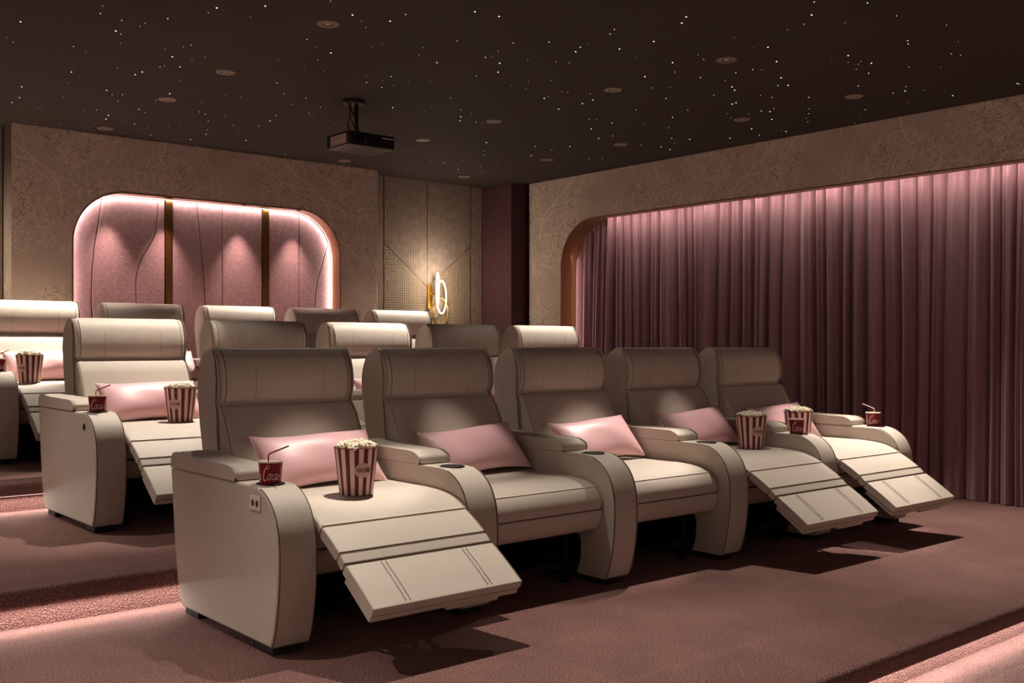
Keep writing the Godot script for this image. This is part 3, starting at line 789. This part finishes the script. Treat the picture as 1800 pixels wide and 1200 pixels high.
func niche():
	# the arched niche in the back wall: copper lining, light strip, nine padded panels, two bronze bars
	var deep := BACK - 0.15
	var wall := struct("wall_back", "back wall with pale veined wall covering round an arched velvet niche")
	var hole := arch(2.55, 4.94, 0.30, 2.334, 0.42)
	var outer := PackedVector2Array([Vector2(2.11, 0.30), Vector2(2.11, CEIL)])
	outer.append_array(PackedVector2Array([Vector2(5.35, CEIL), Vector2(5.35, 0.30)]))
	hole.reverse()
	outer.append_array(hole)
	part("wall_slab", made("back_slab", func(mb): slab(mb, outer, 0.22, 0.003, along_z(BACK - 0.11), 1)), M.wall_covering, wall)
	part("backing", made("backing", func(mb): box(mb, Vector3(-2.7, -0.4, -8.75), Vector3(7.6, CEIL + 0.1, -8.54), 0.0)), M.dark_wall, wall)
	part("copper_lining", made("niche_lining", func(mb):
		var a := arch(2.551, 4.939, 0.31, 2.333, 0.419, 24)
		for i in a.size() - 1:
			var d := (a[i + 1] - a[i]).normalized(); var nn := Vector3(d.y, -d.x, 0)
			for w in [0.0, 0.008]:
				var p: Vector2 = a[i] + Vector2(nn.x, nn.y) * w; var q: Vector2 = a[i + 1] + Vector2(nn.x, nn.y) * w
				mb.flat(Vector3(p.x, p.y, BACK + 0.004), Vector3(q.x, q.y, BACK + 0.004), Vector3(q.x, q.y, deep - 0.07), Vector3(p.x, p.y, deep - 0.07), nn * (1.0 if w > 0 else -1.0))
			var p2 := a[i] + Vector2(nn.x, nn.y) * 0.008; var q2 := a[i + 1] + Vector2(nn.x, nn.y) * 0.008
			mb.flat(Vector3(a[i].x, a[i].y, BACK + 0.004), Vector3(a[i + 1].x, a[i + 1].y, BACK + 0.004), Vector3(q2.x, q2.y, BACK + 0.004), Vector3(p2.x, p2.y, BACK + 0.004), Vector3(0, 0, 1))), M.copper, wall)
	# padded panels between wavy seams
	var field := arch(2.566, 4.924, 0.34, 2.318, 0.404)
	var sa := [[2.85, 2.5], [2.826, 2.30], [2.80, 2.10], [2.765, 1.90], [2.748, 1.72], [2.74, 1.45], [2.753, 1.30], [2.77, 0.3]]
	var sb := [[3.285, 2.5], [3.280, 2.24], [3.272, 2.09], [3.245, 1.99], [3.193, 1.90], [3.150, 1.83], [3.115, 1.745], [3.10, 1.66], [3.097, 1.60], [3.101, 1.43], [3.11, 0.3]]
	var s1 := [[3.342, 2.5], [3.342, 0.3]]
	var s2 := [[3.406, 2.5], [3.406, 0.3]]
	var sc := [[3.61, 2.5], [3.62, 2.29], [3.642, 2.08], [3.662, 1.88], [3.681, 1.69], [3.693, 1.42], [3.70, 0.3]]
	var sd := [[3.848, 2.5], [3.848, 0.3]]
	var s3 := [[4.228, 2.5], [4.228, 0.3]]
	var s4 := [[4.288, 2.5], [4.288, 0.3]]
	var se := [[4.592, 2.5], [4.592, 0.3]]
	var sf := [[4.95, 2.5], [4.92, 2.20], [4.889, 2.04], [4.84, 1.88], [4.79, 1.72], [4.765, 1.58], [4.754, 1.45], [4.74, 0.3]]
	var left := [[2.4, 2.5], [2.4, 0.3]]
	var right := [[5.1, 2.5], [5.1, 0.3]]
	for pr in [[left, sa], [sa, sb], [sb, s1], [s2, sc], [sc, sd], [sd, s3], [s4, se], [se, sf], [sf, right]]:
		var poly := PackedVector2Array()
		for p in pr[0]: poly.append(Vector2(p[0] + 0.002, p[1]))
		var r: Array = pr[1].duplicate(); r.reverse()
		for p in r: poly.append(Vector2(p[0] - 0.002, p[1]))
		for piece in Geometry2D.intersect_polygons(poly, field):
			var mb := MB.new()
			slab(mb, piece, 0.05, 0.010, along_z(deep - 0.022), 4)
			part("padded_panel", mb.mesh(), M.velvet, wall)
	for x in [3.374, 4.258]:
		part("bronze_bar", made("niche_bar", func(mb): box(mb, Vector3(-0.028, 0.34, deep - 0.05), Vector3(0.028, 2.318, deep + 0.012), 0.003)), M.bronze, wall, Vector3(x, 0, 0))
	part("led_strip", made("niche_led", func(mb):
		var q := PackedVector3Array()
		for p in arch(2.560, 4.930, 0.34, 2.324, 0.410, 24): q.append(Vector3(p.x, p.y, deep + 0.010))
		tube(mb, q, 0.0045, 8)), M.led_pink, wall)
	var c := Color(1.0, 0.92, 0.89)
	var path := arch(2.563, 4.927, 0.60, 2.321, 0.407, 4)
	for k in path.size() - 1:
		var a := path[k]; var b := path[k + 1]
		var d := (b - a).normalized()
		var inward := Vector3(d.y, -d.x, -0.85)
		var m := (a + b) / 2.0
		strip_light(Vector3(m.x, m.y, deep + 0.030), inward, Vector3(d.x, d.y, 0), a.distance_to(b), 0.008, NICHE_E * a.distance_to(b), c)
	var where := ["above the first seam from the left", "beside the first bronze bar", "between the two bronze bars", "above the seam right of the second bronze bar"]
	for i in 4:
		var x: float = [2.86, 3.33, 3.99, 4.52][i]
		var s := thing("unseen_niche_spot", "unseen spotlight lighting the niche panels " + where[i], "light", Vector3(x, 2.318, BACK - 0.022))  # unseen fitting, placed for the pools of light on the velvet
		part("bezel", made("ns_bezel", func(mb): lathe(mb, [[0.014, 0.004], [0.018, 0.0015], [0.021, 0.0015], [0.022, 0.010]], 20)), M.bronze, s)
		part("lamp_face", made("ns_face", func(mb): lathe(mb, [[0.014, -0.001], [0.0002, -0.001]], 16)), M.lamp_face, s)
		spot(Vector3(x, 2.305, BACK - 0.022), Vector3(x, 0.9, BACK - 0.01), SCALLOP_E, 30.0, 1.0, Color(1.0, 0.86, 0.82), 0.012)

func bays():
	# panelled bays on either side of the back wall: fluted boards that dip in a V over woven boards
	var wall := struct("wall_bay", "panelled bays of the back wall with fluted and woven boards")
	for side in [[5.36, 6.80, 6.083, [5.56, 6.083, 6.645]], [-2.5, 2.11, 1.38, [0.83, 1.38, 1.93]]]:
		var cx: float = side[2]
		part("bay_backing", made("bay%.1f" % cx, func(mb): box(mb, Vector3(side[0], -0.1, BAY - 0.05), Vector3(side[1], CEIL, BAY - 0.02), 0.0)), M.groove, wall)
		var xs := [side[0]]
		xs.append_array(side[3]); xs.append(side[1])
		for i in xs.size() - 1:
			var a: float = xs[i] + 0.006; var b: float = xs[i + 1] - 0.006
			if i == 1: b += 0.004
			if i == 2: a -= 0.004
			var v := func(x: float) -> float: return 1.70 + 0.80 * absf(x - cx)
			if i == 1 or i == 2:
				var m := MB.new()
				slab(m, PackedVector2Array([Vector2(a, v.call(a)), Vector2(b, v.call(b)), Vector2(b, CEIL), Vector2(a, CEIL)]), 0.024, 0.003, along_z(BAY - 0.012), 1)
				part("fluted_board", m.mesh(), M.fluted_board, wall)
				var w := MB.new()
				slab(w, PackedVector2Array([Vector2(a, 0.2), Vector2(b, 0.2), Vector2(b, v.call(b) - 0.004), Vector2(a, v.call(a) - 0.004)]), 0.024, 0.003, along_z(BAY - 0.012), 1)
				part("woven_board", w.mesh(), M.woven_board, wall)
			else:
				var m := MB.new()
				slab(m, rect(a, 0.2, b, CEIL), 0.024, 0.003, along_z(BAY - 0.012), 1)
				part("fluted_board", m.mesh(), M.fluted_board, wall)
	# velvet pier in the corner
	var pier := struct("wall_pier", "plum velvet pier between the panelled bay and the veined side wall")
	part("pier_face", made("pier", func(mb): box(mb, Vector3(6.80, -0.1, -8.54), Vector3(7.4, CEIL, -8.035), 0.006)), M.velvet_pier, pier)

func curtain_wall():
	var wall := struct("wall_right", "right wall with pale veined wall covering framing the curtained opening")
	var r := 0.46
	var p := PackedVector2Array([Vector2(-7.99, -0.3), Vector2(-7.99, CEIL), Vector2(4.1, CEIL), Vector2(4.1, 2.342)])
	for i in 17:
		var a := PI / 2 + (PI / 2) * i / 16
		p.append(Vector2(-7.51 + r + r * cos(a), 2.342 - r + r * sin(a)))
	p.append(Vector2(-7.51, -0.3))
	part("wall_slab", made("side_slab", func(mb): slab(mb, p, 0.10, 0.003, along_x(SIDE + 0.05), 1)), M.wall_covering, wall)
	part("copper_lining", made("side_lining", func(mb):
		var a := PackedVector2Array([Vector2(4.0, 2.341)])
		for i in 25:
			var t := PI / 2 + (PI / 2) * i / 24
			a.append(Vector2(-7.509 + r + r * cos(t), 2.341 - r + r * sin(t)))
		a.append(Vector2(-7.509, 0.0))
		for i in a.size() - 1:
			var d := (a[i + 1] - a[i]).normalized()
			var nn := Vector3(0, -d.x, d.y) * -1.0
			nn = Vector3(0, d.x, -d.y)
			var far := SIDE + (0.235 if i > 0 else 0.10)
			for w in [0.0, 0.008]:
				var u: Vector2 = a[i] + Vector2(nn.z, nn.y) * w; var v: Vector2 = a[i + 1] + Vector2(nn.z, nn.y) * w
				mb.flat(Vector3(SIDE - 0.004, u.y, u.x), Vector3(SIDE - 0.004, v.y, v.x), Vector3(far, v.y, v.x), Vector3(far, u.y, u.x), nn * (1.0 if w > 0 else -1.0))
			var u2 := a[i] + Vector2(nn.z, nn.y) * 0.008; var v2 := a[i + 1] + Vector2(nn.z, nn.y) * 0.008
			mb.flat(Vector3(SIDE - 0.004, a[i].y, a[i].x), Vector3(SIDE - 0.004, a[i + 1].y, a[i + 1].x), Vector3(SIDE - 0.004, v2.y, v2.x), Vector3(SIDE - 0.004, u2.y, u2.x), Vector3(-1, 0, 0))), M.copper, wall)
	part("backing", made("side_backing", func(mb): box(mb, Vector3(7.45, -0.4, -8.75), Vector3(7.62, CEIL + 0.1, 4.2), 0.0)), M.dark_wall, wall)
	part("curtain_pocket", made("pocket", func(mb): box(mb, Vector3(SIDE + 0.10, 2.52, -8.0), Vector3(7.45, CEIL, 4.1), 0.0)), M.dark_wall, wall)
	# the curtain
	rng.seed = 5
	var folds := []
	var z := -7.60
	while z < 1.6:
		var w := rng.randf_range(0.060, 0.180)
		folds.append([z, w, rng.randf_range(0.55, 1.25), rng.randf_range(-0.55, 0.55), rng.randf_range(-0.022, 0.022)])
		z += w
	var t := thing("curtain", "dusky pink velvet curtain hanging in narrow folds to the floor", "curtain", Vector3(DRAPE, 0, -3.0))
	part("drape", made("drape", func(mb):
		var N := 14; var H := 22
		var grid := []
		for h in H + 1:
			var v := float(h) / H
			var y := 2.50 - v * 2.497
			var row := PackedVector3Array()
			for f in folds:
				for i in N:
					var s := float(i) / N
					# a round ridge with a sharp valley, leaning one way
					var q := pow(s, exp(f[3]))
					var ridge := pow(sin(PI * q), 0.34)
					var sub := 0.16 * sin(TAU * 2.0 * q + f[3] * 9.0) * sin(PI * q)
					var amp: float = 0.112 * f[2] * (0.80 + 0.25 * v)
					var zz: float = f[0] + s * f[1]
					var sway: float = 0.022 * sin(zz * 9.0) * sin(v * 2.4) + 0.010 * sin(zz * 3.1 + v * 3.0)
					row.append(Vector3(0.075 - amp * (ridge + sub), y, f[0] + s * f[1] + sway + 3.0))
			grid.append(row)
		var W: int = grid[0].size()
		var nor := func(h: int, i: int) -> Vector3:
			var a: Vector3 = grid[h][mini(i + 1, W - 1)] - grid[h][maxi(i - 1, 0)]
			var b: Vector3 = grid[mini(h + 1, H)][i] - grid[maxi(h - 1, 0)][i]
			var n := a.cross(b).normalized()
			return n if n.x < 0 else -n
		for h in H:
			for i in W - 1:
				mb.quad(grid[h][i], grid[h][i + 1], grid[h + 1][i + 1], grid[h + 1][i], nor.call(h, i), nor.call(h, i + 1), nor.call(h + 1, i + 1), nor.call(h + 1, i))), M.curtain_velvet, t)
	part("curtain_track", made("track", func(mb): box(mb, Vector3(-0.02, 2.490, -4.6), Vector3(0.06, 2.518, 4.6), 0.003)), M.steel, t)
	var l := thing("curtain_light", "pink light strip hidden behind the header above the velvet curtain", "light strip", Vector3(SIDE + 0.115, 2.39, -3.0))
	part("led_strip", made("curtain_led", func(mb): box(mb, Vector3(-0.012, -0.008, -4.3), Vector3(-0.004, 0.008, 4.6), 0.001)), M.led_pink, l)
	var c := Color(1.0, 0.92, 0.89)
	for k in 4:
		strip_light(Vector3(SIDE + 0.117, 2.38, -6.1 + 2.2 * k), Vector3(0.55, -1, 0), Vector3(0, 0, 1), 2.2, 0.012, CURTAIN_E, c)
	strip_light(Vector3(SIDE + 0.117, 1.15, -7.485), Vector3(0.6, 0, 0.9), Vector3.UP, 1.9, 0.012, CURTAIN_E * 0.7, c)

func ceiling():
	var top := struct("ceiling", "dark brown ceiling scattered with tiny star lights")
	part("ceiling_board", made("ceil", func(mb): box(mb, Vector3(-2.7, CEIL, -8.75), Vector3(7.62, CEIL + 0.15, 4.2), 0.0)), M.ceiling_paint, top)
	var at := [149, 568, 176, 528, 173, 516, 188, 532, 199, 529, 199, 536, 205, 514, 192, 552, 196, 556, 202, 573, 151, 602, 156, 609, 184, 596, 193, 604, 225, 568, 231, 557, 233, 551, 234, 580, 245, 578, 249, 569, 237, 606, 238, 602, 246, 598, 218, 624, 200, 652, 233, 624, 232, 633, 207, 681, 259, 630, 187, 710, 194, 742, 194, 760, 216, 721, 232, 684, 239, 694, 244, 689, 248, 709, 267, 666, 267, 690, 212, 769, 214, 767, 207, 786, 240, 753, 246, 746, 261, 771, 258, 757, 268, 724, 275, 731, 293, 676, 304, 704, 310, 708, 321, 728, 298, 648, 307, 645, 217, 482, 217, 492, 236, 484, 234, 464, 277, 500, 288, 510, 300, 514, 302, 532, 284, 547, 303, 550, 317, 551, 308, 595, 306, 613, 325, 617, 342, 619, 343, 641, 363, 636, 366, 658, 371, 662, 351, 679, 356, 698, 358, 720, 374, 729, 342, 730, 354, 747, 323, 703, 323, 759, 334, 759, 340, 775, 309, 749, 314, 779, 305, 763, 296, 781, 308, 807, 283, 774, 274, 774, 289, 811, 261, 795, 256, 800, 241, 813, 226, 818, 339, 803, 352, 824, 375, 777, 395, 778, 428, 811, 411, 720, 400, 678, 444, 764, 255, 437, 274, 448, 283, 454, 290, 461, 294, 444, 294, 430, 318, 404, 332, 402, 313, 481, 312, 490, 334, 471, 341, 485, 341, 449, 367, 432, 381, 418, 399, 406, 401, 414, 405, 422, 392, 379, 396, 386, 420, 402, 358, 491, 373, 464, 374, 460, 371, 450, 387, 468, 396, 453, 411, 445, 418, 441, 399, 484, 394, 499, 343, 545, 351, 557, 356, 546, 355, 535, 368, 552, 365, 561, 370, 538, 379, 527, 437, 478, 428, 489, 439, 504, 426, 503, 462, 494, 466, 493, 464, 510, 465, 515, 480, 486, 493, 497, 495, 509, 416, 555, 435, 562, 402, 604, 424, 597, 422, 586, 434, 595, 443, 579, 456, 596, 463, 606, 494, 532, 475, 602, 481, 602, 455, 582, 534, 542, 538, 538, 555, 539, 558, 564, 590, 572, 588, 586, 567, 592, 519, 589, 456, 647, 453, 684, 487, 727, 501, 729, 530, 658, 563, 703, 552, 688, 566, 666, 571, 644, 596, 677, 582, 633, 592, 647, 594, 626, 633, 662, 645, 655, 654, 647, 564, 735, 590, 775, 596, 748, 619, 775, 551, 801, 562, 822, 558, 755, 544, 756, 603, 733, 656, 708, 405, 341, 411, 349, 424, 380, 440, 408, 464, 401, 481, 414, 475, 433, 500, 449, 508, 441, 528, 462, 537, 498, 566, 475, 576, 526, 575, 497, 601, 523, 635, 535, 647, 541, 633, 548, 649, 559, 668, 580, 653, 577, 635, 583, 661, 538, 676, 552, 463, 381, 473, 385, 452, 347, 476, 352, 481, 346, 462, 320, 509, 360, 513, 380, 518, 377, 511, 391, 521, 407, 537, 414, 545, 418, 503, 412, 546, 436, 574, 439, 575, 443, 596, 464, 610, 471, 608, 454, 608, 443, 614, 440, 609, 433, 636, 454, 570, 416, 580, 414, 557, 393, 561, 388, 542, 380, 675, 473, 681, 473, 677, 495, 652, 484, 657, 516, 668, 517, 692, 517, 435, 286, 451, 298, 461, 309, 456, 270, 475, 294, 485, 271, 519, 262, 552, 272, 572, 286, 579, 284, 595, 304, 529, 289, 535, 292, 580, 316, 529, 336, 530, 326, 543, 334, 547, 328, 551, 332, 555, 326, 560, 339, 574, 339, 597, 360, 622, 341, 632, 347, 639, 338, 631, 355, 666, 363, 668, 333, 669, 291, 672, 291, 599, 398, 608, 409, 628, 417, 641, 426, 653, 436, 664, 442, 661, 393, 683, 411, 695, 422]
	rng.seed = 9
	var sizes := []
	for k in 4:
		var r: float = [0.0026, 0.0034, 0.0046, 0.0022][k]
		sizes.append(made("star%d" % k, func(mb): lathe(mb, [[r, 0.0], [r * 0.8, -r * 0.5], [r * 0.4, -r * 0.75], [0.0001, -r * 0.85]], 8)))
	for i in at.size() / 2:
		part("star_point", sizes[rng.randi() % 4], M.star, top, Vector3(at[2 * i] / 100.0, CEIL, -at[2 * i + 1] / 100.0))

func rest_of_shell():
	var wl := struct("wall_left", "plain dark left wall of the cinema outside the frame")
	part("wall_slab", made("left_wall", func(mb): box(mb, Vector3(-2.75, -0.45, -8.75), Vector3(-2.5, CEIL + 0.1, 4.2), 0.0)), M.dark_wall, wl)
	var ll := thing("unseen_left_light", "unseen light strip on the left wall outside the frame, lighting the chair sides", "light strip", Vector3(-2.42, 2.42, -2.0))
	part("led_strip", made("unseen_left_led", func(mb): box(mb, Vector3(-0.01, -0.01, -5.5), Vector3(0.0, 0.01, 5.5), 0.001)), M.led_pink, ll)
	strip_light(Vector3(-2.40, 2.40, -2.0), Vector3(0.75, -0.65, 0), Vector3(0, 0, 1), 11.0, 0.02, LEFT_E, Color(1.0, 0.88, 0.82))  # out of view, placed to light chair sides and the walls
	var sc := thing("added_fill_screen", "added glowing screen giving soft fill light from the front wall outside the frame", "screen", Vector3(2.4, 1.45, 3.97))  # added glowing panel, fill light for walls and chair fronts
	part("fill_screen_surface", made("screen", func(mb): box(mb, Vector3(-3.0, -1.1, -0.02), Vector3(3.0, 1.1, 0.0), 0.004)), M.fill_glow, sc)
	part("fill_screen_frame", made("fill_screen_frame", func(mb):
		box(mb, Vector3(-3.08, 1.1, -0.03), Vector3(3.08, 1.18, 0.0), 0.004); box(mb, Vector3(-3.08, -1.18, -0.03), Vector3(3.08, -1.1, 0.0), 0.004)
		box(mb, Vector3(-3.08, -1.1, -0.03), Vector3(-3.0, 1.1, 0.0), 0.004); box(mb, Vector3(3.0, -1.1, -0.03), Vector3(3.08, 1.1, 0.0), 0.004)), M.projector_case, sc)
	strip_light(Vector3(2.4, 1.45, 3.94), Vector3(0, 0, -1), Vector3.RIGHT, 6.0, 2.2, FILL_SCREEN_E, Color(1.0, 0.88, 0.80))
	var wf := struct("wall_front", "plain dark screen wall of the cinema outside the frame")
	part("wall_slab", made("front_wall", func(mb): box(mb, Vector3(-2.75, -0.45, 4.0), Vector3(7.62, CEIL + 0.1, 4.25), 0.0)), M.dark_wall, wf)

# ---------------------------------------------------------------- scene
const FILL_SCREEN_E := 1.2
const LEFT_E := 3.6
const STEP_E := 1.0
const NICHE_E := 0.22
const SCALLOP_E := 1.5
const CURTAIN_E := 0.55

func _ready():
	# camera: one metre ten above the lowest tier, level, the lens shifted a touch upwards
	var cam := Camera3D.new()
	cam.name = "camera"; add_child(cam)
	cam.position = Vector3(0, 1.1, 0)
	cam.rotation.y = -(PI / 2 - atan2(2130.0, 1805.0))
	cam.set_frustum(2.0 * 0.05 * 600.0 / 1805.0, Vector2(0, 0.05 * 8.0 / 1805.0), 0.05, 60.0)
	cam.current = true
	var we := WorldEnvironment.new(); we.name = "environment"
	var env := Environment.new()
	env.background_mode = Environment.BG_COLOR
	env.background_color = Color.BLACK
	env.tonemap_mode = Environment.TONE_MAPPER_LINEAR
	env.tonemap_exposure = 1.0
	env.sdfgi_enabled = true; env.ssao_enabled = true; env.ssil_enabled = true
	we.environment = env; add_child(we)
	# beams of the downlights: position, target, energy, cone
	var warm := Color(1.0, 0.945, 0.885)
	var beams := [
		# floor in front of each tier: wide, tilted towards the screen, so that the headrests stay in shade
		[2.72, -3.77, 2.15, 0.0, -2.25, 7.5, 37.0, 1.0], [4.84, -3.77, 3.95, 0.0, -2.05, 6.0, 37.0, 1.0], [6.20, -3.77, 6.00, 0.0, -2.35, 10.5, 36.0, 1.0], [0.62, -3.77, 0.60, 0.0, -2.60, 5.5, 38.0, 1.0],
		# first row: narrow beams on the seats, strongest on every second one
		[2.72, -3.77, 2.18, 0.55, -3.68, 3.7, 11.0, 0.6], [2.72, -3.77, 3.01, 0.60, -3.87, 2.8, 7.0, 0.9], [4.84, -3.77, 3.85, 0.54, -3.66, 7.0, 10.5, 0.6],
		[4.84, -3.77, 4.68, 0.60, -3.87, 2.6, 7.0, 0.9], [6.20, -3.77, 5.51, 0.45, -3.42, 6.5, 13.0, 0.6],
		# middle row: every second headrest and its seat
		[2.72, -5.92, 2.14, 0.95, -5.75, 6.2, 22.0, 0.6], [4.84, -5.92, 3.83, 1.14, -6.00, 11.0, 13.0, 0.6], [6.20, -5.92, 5.47, 1.14, -6.00, 7.5, 13.0, 0.6], [0.62, -5.92, 0.70, 0.17, -5.3, 4.5, 36.0, 1.0],
		[2.72, -5.92, 2.72, 0.17, -4.75, 3.0, 34.0, 1.0], [4.84, -5.92, 4.84, 0.17, -4.75, 2.0, 34.0, 1.0],
		# back row: every second headrest
		[2.72, -8.05, 2.06, 1.25, -7.80, 15.0, 17.5, 0.5], [4.84, -8.05, 3.77, 1.34, -7.92, 11.5, 13.0, 0.6], [6.20, -8.05, 5.38, 1.34, -7.92, 8.5, 13.0, 0.6], [2.72, -8.05, 2.3, 0.34, -6.9, 3.0, 30.0, 1.0],
	]
	for b in beams:
		spot(Vector3(b[0], CEIL - 0.012, b[1]), Vector3(b[2], b[3], b[4]), b[5], b[6], b[7], warm, 0.025)
	materials()
	# the room
	floor_and_steps()
	niche()
	bays()
	curtain_wall()
	ceiling()
	rest_of_shell()
	# seats
	var tiers := ["front row", "middle row", "back row"]
	var nth := [["nearest the aisle", "second from aisle", "in the middle", "second from curtain", "nearest the curtain"]]
	var open := [[true, false, false, true, true], [true, false, true, false, true], [true, false, true, false, true]]
	for r in 3:
		for i in 5:
			var at := Vector3(SEATS[r] + PITCHES[r] * i, STEP * r, FRONT - ROW * r)
			var how: String = "with footrest raised" if open[r][i] else "with footrest folded"
			recliner("beige leather cinema recliner %s, %s of the %s" % [how, nth[0][i], tiers[r]], at, PITCHES[r] / PITCH, open[r][i], i == 0, i == 4, "beige leather recliners, " + tiers[r])
	for r in 3:
		for i in 5:
			var at := Vector3(SEATS[r] + PITCHES[r] * i, STEP * r, FRONT - ROW * r)
			pillow("pink satin lumbar pillow in the %s seat %s" % [tiers[r], nth[0][i]], at, [0.018, 0.028, 0.018, 0.028, 0.018][i], [0.0, -0.05, -0.04, -0.05, -0.02][i], 0.016 if open[r][i] else 0.0, "pink satin lumbar pillows")
	var seat := func(r: int, x: float, l: float, y: float) -> Vector3: return Vector3(x, STEP * r + y, FRONT - ROW * r + l)
	rng.seed = 40
	bucket("red and white striped popcorn bucket on the front row seat nearest the aisle", "popped corn heaped in the bucket on the front row seat nearest the aisle", seat.call(0, 2.165, -0.262, 0.5145), -0.19)
	bucket("striped popcorn bucket on the front row seat second from the curtain", "popped corn in the bucket on the front row seat second from the curtain", seat.call(0, 4.86, -0.36, 0.5145), -0.40)
	bucket("striped popcorn bucket behind the cup on the front row seat nearest the curtain", "popped corn in the bucket on the front row seat nearest the curtain", seat.call(0, 5.42, -0.425, 0.5145), -2.6)
	bucket("red and white striped popcorn bucket on the middle row seat nearest the aisle", "popped corn heaped in the bucket on the middle row seat nearest the aisle", seat.call(1, 2.27, -0.36, 0.5145), -0.80)
	bucket("red and white striped popcorn bucket on the back row seat nearest the aisle", "popped corn heaped in the bucket on the back row seat nearest the aisle", seat.call(2, 1.985, -0.30, 0.5145), -1.0)
	var arm := func(r: int, i: int) -> Vector3: return Vector3(SEATS[r] + PITCHES[r] * (i - 0.5), STEP * r + 0.596, FRONT - ROW * r - 0.205)
	cup("red cup with a dark bent straw on the first armrest of the front row", arm.call(0, 0), -1.50, -0.7, false)
	cup("red cup on the armrest before the last seat of the front row", arm.call(0, 4) + Vector3(-0.022, 0.003, 0), -1.9, 2.6, false)
	cup("red cup with a white bent straw on the front row armrest nearest the curtain", arm.call(0, 5) + Vector3(0, 0.003, -0.02), -1.9, 2.44, true)
	cup("red cup with a dark bent straw on the first armrest of the middle row", arm.call(1, 0), -1.40, -0.7, false)
	cup("red cup on the first armrest of the back row at the picture edge", arm.call(2, 0), -1.4, -0.7, false)
	# ceiling fittings
	var rows := [-3.77, -4.69, -5.92, -6.83, -8.05]
	var rn := ["over the front row", "over the step behind the front row", "over the middle row", "over the step behind the middle row", "close to the back wall"]
	var cols := [2.72, 4.84, 6.20]
	var cn := ["in the line nearest the aisle", "in the middle line", "in the line nearest the curtain"]
	for i in 3:
		for k in 5:
			downlight("round ceiling downlight %s, %s" % [rn[k], cn[i]], Vector3(cols[i], CEIL, rows[k]))
	for k in [0, 2]:
		downlight("unseen ceiling downlight %s, lighting the left aisle" % rn[k], Vector3(0.62, CEIL, rows[k]))  # out of view, placed to light the left floor
	projector()
	sconce("brass wall lamp of linked glowing rings on the right panelled bay", Vector3(6.105, 1.60, BAY), 1.0)
	sconce("brass wall lamp of linked glowing rings out of view on the left panelled bay", Vector3(1.38, 1.60, BAY), -1.0)  # out of view, placed for the warm light on the left bay
